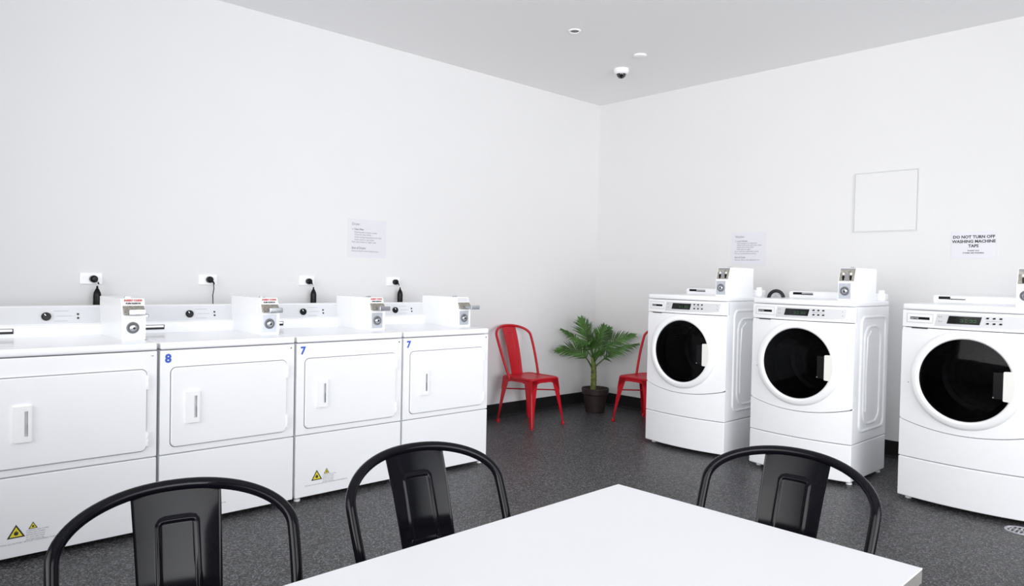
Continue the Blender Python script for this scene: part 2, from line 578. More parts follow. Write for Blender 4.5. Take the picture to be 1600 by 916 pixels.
def make_dryer(label, mark, slide, redlabel=True):
    t = thing('tumble_dryer', label, 'tumble dryer', group='coin operated tumble dryers in a row')
    bm = bmesh.new()
    box(bm, -HW + .002, HW - .002, .030, .70, .027, .881, .004)
    obj('cabinet', bm, ENAMEL, t)
    bm = bmesh.new()
    box(bm, -HW, HW, -.004, .70, .8845, .920, .009, 3)
    obj('top_panel', bm, ENAMEL, t)
    bm = bmesh.new()
    box(bm, -HW, HW, 0, .031, .3740, .8805, .004)
    obj('front_panel', bm, ENAMEL, t)
    bm = bmesh.new()
    box(bm, -HW, HW, 0, .031, .025, .3690, .004)
    lp = obj('lower_panel', bm, ENAMEL, t)
    # warning label
    bt = bmesh.new()
    ox = HW
    for tx, tz, ts in ((-.558, .108, .066), (-.497, .136, .034)):
        by, bk = bmesh.new(), bmesh.new()
        flame_triangle(by, bk, tx + ox, tz, ts, -.001)
        wt = obj('warning_triangle', by, YEL, lp)
        obj('triangle_border', bk, INK, lp)
    for i, ln in enumerate(('WARNING: RISK OF FIRE', 'CLEAN LINT SCREEN', 'BEFORE EACH LOAD', 'DO NOT DRY ITEMS', 'SPOTTED WITH OIL')):
        text(bt, ln, .0075, -.522 + ox, -.0008, .127 - i * .0095)
    text(bt, 'CAUTION: DO NOT DRY ARTICLES CONTAINING FOAM RUBBER OR', .0085, -.630 + ox, -.0008, .082)
    obj('warning_lettering', bt, INKGREY, lp)
    # door
    dx0, dx1, dz0, dz1 = -.638 + ox, -.048 + ox, .408, .795
    bm = bmesh.new()
    plate(bm, dx0 - .0035, dx1 + .0035, dz0 - .0035, dz1 + .0035, .028, -.0012, .004, .0005)
    obj('door_seal', bm, SEAL, t)
    bm = bmesh.new()
    plate(bm, dx0, dx1, dz0, dz1, .025, -.012, .004, .004)
    d = obj('door', bm, ENAMEL, t)
    hx0, hx1, hz0, hz1 = -.574 + ox, -.508 + ox, .520, .674
    bm = bmesh.new()
    # moulded pull: a raised surround with a deep finger slot
    sx0, sx1 = hx0 + .040, hx0 + .053
    yb_ = -.0125
    for a in ((hx0, sx0, hz0, hz1), (sx1, hx1, hz0, hz1), (sx0, sx1, hz0, hz0 + .024), (sx0, sx1, hz1 - .022, hz1)):
        box(bm, a[0], a[1], yb_ - .011, yb_ + .001, a[2], a[3])
    bmesh.ops.remove_doubles(bm, verts=bm.verts[:], dist=.0001)
    obj('door_handle', bm, PLASTIC, d)
    bm = bmesh.new()
    box(bm, sx0, sx1, yb_ - .0015, yb_ + .001, hz0 + .024, hz1 - .022)
    obj('handle_slot', bm, PALEGREY, d)
    for zc in (.735, .465):
        bm = bmesh.new()
        box(bm, dx1 - .004, dx1 + .010, -.015, .002, zc - .034, zc + .034, .002)
        for k in (-.012, .012):
            lathe(bm, [(.0045, zc + k - .008), (.0045, zc + k + .008), (0, zc + k + .008)], 8,
                  Matrix.Translation((dx1 + .004, -.014, 0)))
        obj('hinge', bm, PLASTIC, t)
    bm = bmesh.new()
    lathe(bm, [(.0055, 0), (.0045, .003), (0, .0035)], 12, front(-.022 + ox, .0005, .861))
    obj('screw', bm, CHROME, t)
    if mark:
        bm = bmesh.new()
        text(bm, mark, .058, -.655 + ox + .004, -.0006, .822, align='CENTER', bold=.0022)
        s_ = obj('number_sticker', bm, BLUE, t)
        s_['label'] = 'blue handwritten number mark'
    # console
    bm = bmesh.new()
    prism_x(bm, [(.600, .918), (.596, .976), (.604, .980), (.626, 1.070), (.640, 1.074), (.700, 1.074), (.700, .918)], -HW + .004, .262)
    bmesh.ops.recalc_face_normals(bm, faces=bm.faces[:])
    bmesh.ops.bevel(bm, geom=bm.edges[:], offset=.002, segments=2, profile=.5, affect='EDGES')
    con = obj('control_console', bm, ENAMEL, t)

    def yp(z):
        return .604 + .022 * (z - .980) / .09
    bm = bmesh.new()
    a = [(-HW + .008, .983), (.256, .983), (.256, 1.068), (-HW + .008, 1.068)]
    v = [bm.verts.new((x, yp(z) - .0015, z)) for x, z in a]
    v2 = [bm.verts.new((x, yp(z) + .001, z)) for x, z in a]
    bm.faces.new(v)
    bm.faces.new(v2[::-1])
    for i in range(4):
        bm.faces.new((v[i], v2[i], v2[(i + 1) % 4], v[(i + 1) % 4]))
    fa = obj('fascia', bm, PALEGREY, con)
    bm = bmesh.new()
    cx, cz = -.350 + ox, 1.021
    lathe(bm, [(.021, 0), (.021, .012), (.018, .016), (.006, .016), (0, .014)], 28, front(cx, yp(cz) - .001, cz))
    k = obj('dial', bm, BLACKP, con)
    bm = bmesh.new()
    Mx = Matrix.Translation((cx, yp(cz) - .0175, cz)) @ Matrix.Rotation(-.6, 4, 'Y')
    tt = bmesh.new()
    box(tt, -.002, .002, -.001, .001, .006, .017)
    merge(bm, tt, Mx)
    obj('dial_pointer', bm, PLASTIC, con)
    bm = bmesh.new()
    for zz, x_a, x_b in ((1.047, .034, .10), (1.021, .045, .115), (.996, .034, .095)):
        box(bm, cx + x_a, cx + x_b, yp(zz) - .0022, yp(zz), zz - .0012, zz + .0012)
    obj('dial_markings', bm, mat_marks, con)
    for zz in (1.030, 1.010):
        bm = bmesh.new()
        lathe(bm, [(.0055, 0), (.005, .004), (0, .005)], 12, front(cx + .142, yp(zz) - .0012, zz))
        obj('indicator', bm, INK, con)
    for zz in (1.052, .996):
        bm = bmesh.new()
        lathe(bm, [(.004, 0), (.003, .002), (0, .0025)], 10, front(.244, yp(zz) - .0012, zz))
        obj('screw', bm, CHROME, con)
    bm = bmesh.new()
    box(bm, -.632 + ox, -.489 + ox, .593, .599, .938, .964, .001)
    bd = obj('badge', bm, BLACKP, con)
    bm = bmesh.new()
    box(bm, -.600 + ox, -.494 + ox, .5915, .5935, .950, .9615)
    obj('badge_inlay', bm, PLASTIC, con)
    bm = bmesh.new()
    plate(bm, -.612 + ox, -.566 + ox, 1.004, 1.024, .006, yp(1.014) - .0035, yp(1.014), .0008)
    obj('logo_plate', bm, SEAL, con)
    bm = bmesh.new()
    plate(bm, -.609 + ox, -.569 + ox, 1.007, 1.021, .004, yp(1.014) - .0045, yp(1.014) - .002, .0008)
    obj('logo_inlay', bm, PLASTIC, con)
    coin_meter(t, -.105 + ox, .004 + ox, .20, .625, .919, 1.125, slide, redlabel=redlabel)
    for px in (-HW + .03, HW - .03):
        for py in (.04, .64):
            bm = bmesh.new()
            lathe(bm, [(0, 0), (.018, 0), (.018, .012), (.008, .014), (.008, .03), (0, .03)], 14, Matrix.Translation((px, py, 0)))
            obj('levelling_foot', bm, PLASTIC, t)
    return t


mat_marks = mat('pale_print', (.42, .42, .45), .6)
DR = [
    ('white tumble dryer right beside the red chair, last of the row of four', '7', .085, False),
    ('white tumble dryer with flame warning triangles and a blue seven, third from the left edge', '7', .05, True),
    ('white tumble dryer between the one cut by the left edge and the one with visible flame warning triangles', '8', .04, True),
    ('white tumble dryer nearest the camera, cut by the left edge, without a blue number', None, .02, True),
]
DR[2] = ('white tumble dryer with a blue eight on its corner, second from the left edge', '8', .04, True)
for k, (lab, mk, sl, rl) in enumerate(DR):
    d = make_dryer(lab, mk, sl, rl)
    d.location = (XR - .350 - k * PITCHX + .002, YD, 0)

# ------------------------------------------------------------------ washing machines
XW = -1.034
BOW = .045


def bw(x):
    return -BOW * (1 - (x / HW) ** 2)


def bowed(bm, z0, z1, off, yb, bev=.004, xw=HW, n=24):
    """slab with a bowed front; front at bw(x)+off, back at yb"""
    t = bmesh.new()
    pts = [(-xw + 2 * xw * i / n) for i in range(n + 1)]
    loop = [(x, bw(x) + off) for x in pts] + [(xw, yb), (-xw, yb)]
    a = [t.verts.new((x, y, z0)) for x, y in loop]
    b = [t.verts.new((x, y, z1)) for x, y in loop]
    t.faces.new(a)
    t.faces.new(b[::-1])
    m = len(loop)
    for i in range(m):
        t.faces.new((a[i], b[i], b[(i + 1) % m], a[(i + 1) % m]))
    bmesh.ops.recalc_face_normals(t, faces=t.faces[:])
    if bev:
        es = [e for e in t.edges if e.calc_face_angle(0) > .6]
        bmesh.ops.bevel(t, geom=es, offset=bev, segments=3, profile=.5, affect='EDGES')
    merge(bm, t)


def swoosh(x):
    return .432 + .42 * x * x


def make_washer(label, with_digits=1.):
    t = thing('washing_machine', label, 'washing machine', group='coin operated front load washing machines')
    # pedestal
    bm = bmesh.new()
    bowed(bm, .025, .2565, -.004, .56, .006)
    obj('pedestal', bm, ENAMEL, t)
    # cabinet shell, open at the front
    bm = bmesh.new()
    for a in ((-HW, -HW + .012, .02, .56, .262, 1.127), (HW - .012, HW, .02, .56, .262, 1.127),
              (-HW + .012, HW - .012, .548, .56, .262, 1.127), (-HW + .012, HW - .012, .02, .548, .262, .274),
              (-HW + .012, HW - .012, .02, .548, 1.115, 1.127)):
        box(bm, *a, .003)
    cab = obj('cabinet', bm, ENAMEL, t)
    # embossed ribs on the side walls
    for side in (-1, 1):
        bm = bmesh.new()
        for (ya, yb, za, zb, r) in ((.10, .50, .33, 1.06, .05), (.155, .42, .37, 1.0, .09)):
            tt = [(side * (HW - .002), y, z) for y, z in rrect(ya, yb, za, zb, r, 8)]
            tube(bm, tt, .011, 8, closed=True)
        tube(bm, [(side * (HW - .002), .20, .45), (side * (HW - .002), .195, .7), (side * (HW - .002), .21, .93),
                  (side * (HW - .002), .26, .965)], .009, 8)
        obj('side_rib', bm, ENAMEL, cab)
    # lower front panel below the curved line
    bm = bmesh.new()
    n = 32
    xs = [-HW + 2 * HW * i / n for i in range(n + 1)]
    fr_b = [bm.verts.new((x, bw(x), .262)) for x in xs]
    fr_t = [bm.verts.new((x, bw(x), swoosh(x) - .0022)) for x in xs]
    bk_b = [bm.verts.new((x, .02, .262)) for x in xs]
    bk_t = [bm.verts.new((x, .02, swoosh(x) - .0022)) for x in xs]
    for i in range(n):
        bm.faces.new((fr_b[i], fr_b[i + 1], fr_t[i + 1], fr_t[i]))
        bm.faces.new((bk_b[i], bk_t[i], bk_t[i + 1], bk_b[i + 1]))
        bm.faces.new((fr_t[i], fr_t[i + 1], bk_t[i + 1], bk_t[i]))
        bm.faces.new((fr_b[i], bk_b[i], bk_b[i + 1], fr_b[i + 1]))
    bm.faces.new((fr_b[0], fr_t[0], bk_t[0], bk_b[0]))
    bm.faces.new((fr_b[-1], bk_b[-1], bk_t[-1], fr_t[-1]))
    obj('lower_panel', bm, ENAMEL, t)
    # main front panel with the round opening
    bm = bmesh.new()
    C = (0, .745)
    N = 128
    ring = []
    for k in range(N):
        a = 2 * PI * k / N
        ca, sa = math.cos(a), math.sin(a)
        lo, hi = .2, .8
        for _ in range(30):
            md = (lo + hi) / 2
            x, z = C[0] + md * ca, C[1] + md * sa
            if abs(x) < HW and z < 1.0225 and z > swoosh(x) + .0022:
                lo = md
            else:
                hi = md
        col = []
        for f in (0, .25, .5, .75, 1):
            r = .240 + (lo - .240) * f
            x, z = C[0] + r * ca, C[1] + r * sa
            col.append(bm.verts.new((x, bw(x), z)))
        xb, zb = col[-1].co.x, col[-1].co.z
        col.append(bm.verts.new((xb, .02, zb)))
        col.insert(0, bm.verts.new((C[0] + .240 * ca, .02, C[1] + .240 * sa)))
        ring.append(col)
    for k in range(N):
        a, b = ring[k], ring[(k + 1) % N]
        for i in range(len(a) - 1):
            bm.faces.new((a[i], b[i], b[i + 1], a[i + 1]))
    obj('front_panel', bm, ENAMEL, t)
    bm = bmesh.new()
    lathe(bm, [(.004, 0), (.0035, .003), (0, .0035)], 10, front(-.297, bw(.297) + .0005, .70))
    obj('screw', bm, CHROME, t)
    # drum
    bm = bmesh.new()
    lathe(bm, [(.222, -.02), (.222, -.33), (.18, -.345), (.06, -.335), (0, -.335)], 48, front(0, 0, .745))
    lathe(bm, [(.224, -.02), (.224, -.33), (.18, -.349), (0, -.349)], 48, front(0, 0, .745))
    for k in range(3):
        a = 2 * PI * k / 3 + .5
        tube(bm, [(.212 * math.cos(a), y, .745 + .212 * math.sin(a)) for y in (.03, .1, .2, .31)], [.012, .024, .024, .014], 8)
    for r in (.07, .11, .15, .19):
        tube(bm, [(r * math.cos(2 * PI * k / 40), .336, .745 + r * math.sin(2 * PI * k / 40)) for k in range(40)], .003, 6, closed=True)
    obj('drum', bm, DRUM, t)
    bm = bmesh.new()
    lathe(bm, [(.239, .012), (.215, .004), (.198, -.012), (.205, -.035), (.224, -.03), (.239, -.015)], 48, front(0, 0, .745), close=True)
    obj('door_gasket', bm, RUBBER, t)
    # door
    bm = bmesh.new()
    lathe(bm, [(.277, .012), (.278, .042), (.274, .054), (.262, .061), (.244, .066), (.234, .064), (.229, .056), (.229, .020), (.262, .012)],
          72, front(0, 0, .745), close=True)
    d = obj('door_ring', bm, PLASTIC, t, sharp=50)
    bm = bmesh.new()
    lathe(bm, [(.232, .050), (.18, .056), (.1, .060), (0, .062), ], 56, front(0, 0, .745))
    obj('door_glass', bm, GLASS, d)
    # handle block biting into the glass on the right
    bm = bmesh.new()
    poly = []
    za, zb = .660, .812
    poly = [(.186, za), (.190, za - .004)]
    for i in range(9):
        z = (za - .006) + (zb - za + .012) * i / 8
        poly.append((math.sqrt(.240 ** 2 - (z - .745) ** 2), z))
    poly += [(.190, zb + .004), (.186, zb)]
    prism(bm, poly, -.0665, -.045)
    obj('door_handle', bm, CREAM, d)
    bm = bmesh.new()
    box(bm, .138, .1865, -.0645, -.052, .664, .808, .003)
    obj('handle_recess', bm, BLACKP, d)
    bm = bmesh.new()
    lathe(bm, [(.005, 0), (.004, .003), (0, .003)], 10, front(.142, -.0645, .672))
    obj('screw', bm, CHROME, d)
    # control panel
    bm = bmesh.new()
    bowed(bm, 1.0265, 1.1245, -.003, .03, .004)
    cp = obj('control_panel', bm, PLASTIC, t)

    def patch(bm, x0, x1, z0, z1, off, skew=0., th=.002, n=6):
        """thin curved patch following the bowed fascia"""
        A, B, A2, B2 = [], [], [], []
        for i in range(n + 1):
            x = x0 + (x1 - x0) * i / n
            yy = bw(x) - .003
            A.append(bm.verts.new((x - skew, yy - off, z0)))
            B.append(bm.verts.new((x + skew, yy - off, z1)))
            A2.append(bm.verts.new((x - skew, yy - off + th, z0)))
            B2.append(bm.verts.new((x + skew, yy - off + th, z1)))
        for i in range(n):
            bm.faces.new((A[i], A[i + 1], B[i + 1], B[i]))
            bm.faces.new((A2[i], B2[i], B2[i + 1], A2[i + 1]))
            bm.faces.new((A[i], A2[i], A2[i + 1], A[i + 1]))
            bm.faces.new((B[i], B[i + 1], B2[i + 1], B2[i]))
        bm.faces.new((A[0], B[0], B2[0], A2[0]))
        bm.faces.new((A[n], A2[n], B2[n], B[n]))
    bm = bmesh.new()
    patch(bm, -.155, .292, 1.042, 1.110, .001, .006, n=16)
    obj('fascia', bm, PALEGREY if with_digits >= 0 else PALEGREY, cp)
    bm = bmesh.new()
    patch(bm, -.318, -.168, 1.052, 1.108, .001)
    obj('badge_frame', bm, PALEGREY, cp)
    bm = bmesh.new()
    patch(bm, -.312, -.174, 1.057, 1.103, .0022)
    obj('badge_panel', bm, PLASTIC, cp)
    bm = bmesh.new()
    patch(bm, -.296, -.188, 1.072, 1.087, .0035)
    bd = obj('badge', bm, BLACKP, cp)
    bm = bmesh.new()
    text(bm, 'MAYTAG', .011, -.290, bw(.27) - .003 - .0058, 1.0755, bold=.0003)
    bmesh.ops.rotate(bm, verts=bm.verts[:], cent=(-.29, bw(.27) - .009, 1.08), matrix=Matrix.Rotation(-.20, 3, 'Z'))
    obj('badge_lettering', bm, PALEGREY, cp)
    bm = bmesh.new()
    patch(bm, -.288, -.198, 1.0195, 1.0245, .001, th=.006)
    obj('dispenser_pull', bm, INK, cp)
    bm = bmesh.new()
    patch(bm, -.092, .068, 1.058, 1.102, .0028, .0055)
    obj('display', bm, SCREEN, cp)
    bm = bmesh.new()
    for i, x in enumerate((-.03, -.008, .016, .034)):
        patch(bm, x, x + .012, 1.070, 1.0725, .0034, 0, .001, 1)
        if i != 1:
            patch(bm, x + .011, x + .0135, 1.0725, 1.082, .0034, 0, .001, 1)
        patch(bm, x, x + .012, 1.082, 1.0845, .0034, 0, .001, 1)
    obj('display_segments', bm, GREEN, cp)
    for zz in (1.097, 1.068):
        for x in (.100, .130, .160):
            bm = bmesh.new()
            patch(bm, x - .006, x + .006, zz - .0045, zz + .0045, .004, .001, .003, 1)
            obj('button', bm, BLACKP, cp)
    bm = bmesh.new()
    patch(bm, .092, .168, 1.0815, 1.0835, .0025, 0, .001, 4)
    for zz in (1.095, 1.068):
        for x in (-.14, -.128, .272):
            patch(bm, x, x + .004, zz - .003, zz + .003, .0025, 0, .001, 1)
    obj('panel_markings', bm, LINEGREY, cp)
    # top
    bm = bmesh.new()
    bowed(bm, 1.128, 1.163, -.004, .562, .010)
    tp = obj('top_panel', bm, ENAMEL, t)
    bm = bmesh.new()
    plate(bm, -.335, .335, 1.160, 1.212, .016, .500, .560, .006)
    rs = obj('rear_riser', bm, ENAMEL, t)
    bm = bmesh.new()
    box(bm, -.300, -.235, .4965, .501, 1.187, 1.204)
    box(bm, -.236, -.152, .4965, .501, 1.186, 1.191)
    obj('riser_badge', bm, BLACKP, rs)
    bm = bmesh.new()
    box(bm, -.236, -.153, .498, .501, 1.191, 1.203)
    obj('riser_badge_inlay', bm, CHROME, rs)
    bm = bmesh.new()
    lathe(bm, [(.024, 1.16), (.024, 1.225), (.018, 1.233), (0, 1.234)], 20, Matrix.Translation((.300, .528, 0)))
    obj('inlet_cap', bm, PLASTIC, rs)
    coin_meter(t, .200, .305, .07, .43, 1.161, 1.375, style='drop')
    for px in (-HW + .045, HW - .030):
        for py in (.055, .52):
            bm = bmesh.new()
            lathe(bm, [(0, 0), (.018, 0), (.018, .012), (.008, .014), (.008, .03), (0, .03)], 14, Matrix.Translation((px, py, 0)))
            obj('levelling_foot', bm, PLASTIC, t)
    return t


for lab, yc in (('white front load washing machine beside the red chair, half hiding it', -1.7657),
                ('white front load washing machine in the middle of the three, behind the black chair', -2.6506),
                ('white front load washing machine cut by the right edge, nearest the camera', -3.6091)):
    w = make_washer(lab)
    w.location = (XW, yc, 0)
    w.rotation_euler = (0, 0, -PI / 2)

# black hose loop rising behind the middle washer
hz = thing('drain_hose', 'black drain hose arching up behind the gap between two washing machines', 'hose', (-.38, -2.141, 0), -PI / 2)
bm = bmesh.new()
pts = [(-.062, 0, .03), (-.062, 0, .6), (-.062, 0, 1.10)] + \
      [(-.060 * math.cos(a), 0, 1.148 + .060 * math.sin(a)) for a in (PI * i / 14 for i in range(15))] + \
      [(.060, 0, 1.10), (.060, 0, .6), (.060, 0, .03)]
tube(bm, pts, .013, 12)
obj('hose', bm, RUBBER, hz)
bm = bmesh.new()
pts = [(-.036, .004, .9)] + [(-.036 * math.cos(a), .004, 1.142 + .036 * math.sin(a)) for a in (PI * i / 12 for i in range(13))] + [(.036, .004, .9)]
tube(bm, pts, .009, 10)
h2 = obj('inner_hose', bm, PALEGREY, hz)
h2['label'] = 'grey inner hose'

# ------------------------------------------------------------------ metal chairs
CH = dict(w=.209, hs=.744, ex=2.216, w0=.179, lean=.432, bow=.05, ht=.837, dy=.119, zs=.414)


def make_chair(label, m, group, cat='chair'):
    c = CH
    t = thing('metal_chair', label, cat, group=group)
    zs = c['zs']
    # hoop
    half = []
    for i in range(17):
        k = i / 16
        half.append((c['w0'] + (c['w'] - c['w0']) * math.sin(k * PI / 2), zs - .02 + (c['hs'] - zs + .02) * k))
    arc = []
    n = 40
    for i in range(1, n):
        a = PI * i / n
        ca, sa = math.cos(a), math.sin(a)
        arc.append((c['w'] * math.copysign(abs(ca) ** (2 / c['ex']), ca), c['hs'] + (c['ht'] - .0 - c['hs']) * abs(sa) ** (2 / c['ex'])))
    full = half + arc + [(-x, z) for x, z in half[::-1]]

    def P(x, z):
        return Vector((x, c['dy'] + c['lean'] * (z - zs) - c['bow'] * (x / c['w']) ** 2 + .025, z))
    bm = bmesh.new()
    tube(bm, [P(x, z) for x, z in full], .0115, 14)
    obj('back_frame', bm, m, t)
    # slat: from the rear of the seat up to the hoop
    bm = bmesh.new()
    ztop, zbot = c['ht'] - .006, zs - .012
    nr, ncl = 132, 60
    ytop = P(0, ztop).y
    ybot = .198

    def emb(x, z):
        # pressed arch: raised line following an inverted U
        hw_, zt, zl = .035, .775, .63
        r = .010
        if z < zl:
            return 0
        dx, dz = abs(x) - hw_, z - zt
        if dx > -r and dz > -r:
            dist = abs(math.hypot(max(dx + r, 0), max(dz + r, 0)) - r)
        elif dz > dx:
            dist = abs(dz)
        else:
            dist = abs(dx)
        return .0035 * max(0, 1 - (dist / .0045) ** 2) - (.0012 if dx < 0 and dz < 0 else 0)
    rows = {}
    rowsb = {}
    for i in range(nr + 1):
        k = i / nr
        z = zbot + (ztop - zbot) * k
        hwid = .066 + .016 * k
        yc = ybot + (ytop - ybot) * k - .010 * math.sin(PI * k) * 1.0
        for j in range(ncl + 1):
            x = -hwid + 2 * hwid * j / ncl
            zz = z - (abs(x) / .082) ** 2 * .010 * max(0, (k - .8) / .2)
            curve_ = -.010 * (x / hwid) ** 2
            lipf = -.004 if j in (0, ncl) else 0
            y = yc + curve_ + lipf - emb(x, z)
            rows[i, j] = bm.verts.new((x, y, zz))
            rowsb[i, j] = bm.verts.new((x, y + .0022, zz))
    for i in range(nr):
        for j in range(ncl):
            bm.faces.new((rows[i, j], rows[i, j + 1], rows[i + 1, j + 1], rows[i + 1, j]))
            bm.faces.new((rowsb[i, j], rowsb[i + 1, j], rowsb[i + 1, j + 1], rowsb[i, j + 1]))
    for i in range(nr):
        for j in (0, ncl):
            bm.faces.new((rows[i, j], rows[i + 1, j], rowsb[i + 1, j], rowsb[i, j]))
    for j in range(ncl):
        for i in (0, nr):
            bm.faces.new((rows[i, j], rows[i, j + 1], rowsb[i, j + 1], rowsb[i, j]))
    obj('back_slat', bm, m, t, sharp=70)
    # seat: pressed pan with rolled edge
    sx, yf, yb = .172, -.160, .200
    bm = bmesh.new()
    levels = [(0, 0, 1.), (0, -.0, .86), (0, .0035, .80), (0, .0035, .40), (0, .001, .34), (0, .001, .0)]
    P0 = rrect(-sx, sx, yf, yb, .045, 8)
    cx_, cy_ = 0, (yf + yb) / 2
    ringsv = []
    edge_prof = [(1.0, -.020), (1.012, -.016), (1.012, -.006), (1.0, 0), (.97, .002), (.90, .001), (.86, -.005), (.50, -.006), (.45, -.004), (.40, -.006), (.02, -.007)]
    for s_, dz in edge_prof:
        ringsv.append([bm.verts.new((cx_ + (x - cx_) * s_, cy_ + (y - cy_) * s_, zs + dz)) for x, y in P0])
    for a, b in zip(ringsv[:-1], ringsv[1:]):
        for i in range(len(P0)):
            j = (i + 1) % len(P0)
            bm.faces.new((a[i], a[j], b[j], b[i]))
    bm.faces.new(ringsv[-1])
    bm.faces.new(ringsv[0][::-1])
    obj('seat', bm, m, t, sharp=60)
    # apron with arches between the legs
    feet = {(-1, -1): (-.203, -.208), (1, -1): (.203, -.208), (-1, 1): (-.200, .235), (1, 1): (.200, .235)}
    tops = {(-1, -1): (-sx + .006, yf + .006), (1, -1): (sx - .006, yf + .006), (-1, 1): (-sx + .006, yb - .006), (1, 1): (sx - .006, yb - .006)}
    bm = bmesh.new()

    def at(key, z):
        k = 1 - z / (zs - .005)
        a, b = Vector(tops[key]), Vector(feet[key])
        p = a + (b - a) * k
        return Vector((p.x, p.y, z))
    ZT = zs - .006
    for ka, kb in (((-1, -1), (1, -1)), ((1, -1), (1, 1)), ((1, 1), (-1, 1)), ((-1, 1), (-1, -1))):
        n_ = 24
        tv, bv = [], []
        for i in range(n_ + 1):
            u = i / n_
            # arch depth: deep at legs, shallow mid
            e = abs(2 * u - 1)
            dep = .034 + .080 * max(0, (e - .25) / .75) ** 2.6
            z_b = ZT - dep
            pa, pb = at(ka, ZT), at(kb, ZT)
            qa, qb = at(ka, z_b), at(kb, z_b)
            tv.append(pa.lerp(pb, u))
            bv.append(qa.lerp(qb, u))
        nrm = Vector((0, 0, 1)).cross(tv[-1] - tv[0]).normalized() * .002
        A = [bm.verts.new(p) for p in tv]
        B = [bm.verts.new(p) for p in bv]
        A2 = [bm.verts.new(p + nrm) for p in tv]
        B2 = [bm.verts.new(p + nrm) for p in bv]
        for i in range(n_):
            bm.faces.new((A[i], A[i + 1], B[i + 1], B[i]))
            bm.faces.new((A2[i], B2[i], B2[i + 1], A2[i + 1]))
            bm.faces.new((B[i], B[i + 1], B2[i + 1], B2[i]))
            bm.faces.new((A[i], A2[i], A2[i + 1], A[i + 1]))
    obj('apron', bm, m, t, sharp=60)
    # legs: folded sheet, wide at the top and narrow at the foot, rounded outside corner
    for key in feet:
        sxn, syn = key
        bm = bmesh.new()
        secs = []
        for i in range(13):
            k = i / 12
            z = (ZT - .004) * (1 - k) + .012 * k
            c0 = at(key, z)
            wd = .060 * (1 - k) ** 1.3 + .022
            th = .0025
            r = .010
            q = [(0, -wd), (0, -wd * .5), (0, -r), (-.003 * 1, -.003), (-r, 0), (-wd * .5, 0), (-wd, 0)]
            # outline of the angle section (outside then inside), outer corner at c0
            out = [(sxn * a, syn * b) for a, b in [(0, -wd), (0, -wd * .5), (0, -r), (-.0035, -.0035), (-r, 0), (-wd * .5, 0), (-wd, 0)]]
            inn = [(sxn * a, syn * b) for a, b in [(-wd, -th), (-wd * .5, -th), (-r - th, -th - .001), (-.0065, -.0065), (-th - .001, -r - th), (-th, -wd * .5), (-th, -wd)]]
            secs.append([bm.verts.new((c0.x + a, c0.y + b, z)) for a, b in out + inn])
        m_ = len(secs[0])
        for a, b in zip(secs[:-1], secs[1:]):
            for i in range(m_):
                j = (i + 1) % m_
                bm.faces.new((a[i], a[j], b[j], b[i]))
        bm.faces.new(secs[0])
        bm.faces.new(secs[-1][::-1])
        lg = obj('leg', bm, m, t, sharp=50)
        bm = bmesh.new()
        fx, fy = feet[key]
        lathe(bm, [(0, 0), (.014, 0), (.015, .006), (.0145, .022), (.011, .028), (0, .028)], 14,
              Matrix.Translation((fx - sxn * .011, fy - syn * .011, 0)))
        obj('foot_cap', bm, m, lg)
    # crossed rods under the seat
    bm = bmesh.new()
    for a, b in (((-1, -1), (1, 1)), ((1, -1), (-1, 1))):
        zr = .285 if a == (-1, -1) else .297
        pa, pb = at(a, zr), at(b, zr)
        tube(bm, [pa.lerp(pb, .03), pa.lerp(pb, .97)], .006, 8)
    obj('cross_brace', bm, m, t)
    return t


RD = [('red metal chair left of the potted palm, beside the last tumble dryer', (-1.266, -.374, .011)),
      ('red metal chair right of the potted palm, partly hidden by a washing machine', (-.429, -.959, -1.605))]
BK = [('black metal chair nearest the camera, at the left end of the white table', (-5.203, -3.618, -.175)),
      ('black metal chair in the middle of the three, in front of the last tumble dryers', (-4.617, -3.654, -.056)),
      ('black metal chair at the right end of the white table, facing left', (-4.189, -3.991, -1.514))]
for defs, m, g in ((RD, REDM, 'red metal chairs in the corner'), (BK, BLACKM, 'black metal chairs at the white table')):
    proto = make_chair(defs[0][0], m, g)
    for i, (lab, (x, y, th)) in enumerate(defs):
        o = proto if i == 0 else copy_tree(proto)
        o['label'] = lab
        o.location = (x, y, 0)
        o.rotation_euler = (0, 0, th)

# ------------------------------------------------------------------ table
tb = thing('dining_table', 'white rectangular table top in the foreground with three black chairs around it', 'table', (-4.196, -4.012, 0), math.radians(1.2))
TL, TWd = 1.40, .692
bm = bmesh.new()
box(bm, -TL, 0, -TWd / 2, TWd / 2, .722, .7475, .001)
obj('table_core', bm, EDGE, tb)
bm = bmesh.new()
box(bm, -TL - .0003, .0003, -TWd / 2 - .0003, TWd / 2 + .0003, .7470, .7500, .0008)
obj('tabletop', bm, TABLETOP, tb)
bm = bmesh.new()
for a in ((-TL + .06, -.06, -TWd / 2 + .06, -TWd / 2 + .085), (-TL + .06, -.06, TWd / 2 - .085, TWd / 2 - .06),
          (-TL + .06, -TL + .085, -TWd / 2 + .06, TWd / 2 - .06), (-.085, -.06, -TWd / 2 + .06, TWd / 2 - .06)):
    box(bm, *a, .692, .722)
obj('under_frame', bm, STEEL, tb)
for px in (-TL + .075, -.075):
    for py in (-TWd / 2 + .075, TWd / 2 - .075):
        bm = bmesh.new()
        box(bm, px - .016, px + .016, py - .016, py + .016, .004, .70, .003)
        lg = obj('leg', bm, STEEL, tb)
        bm = bmesh.new()
        box(bm, px - .017, px + .017, py - .017, py + .017, 0, .014, .003)
        obj('foot_cap', bm, RUBBER, lg)

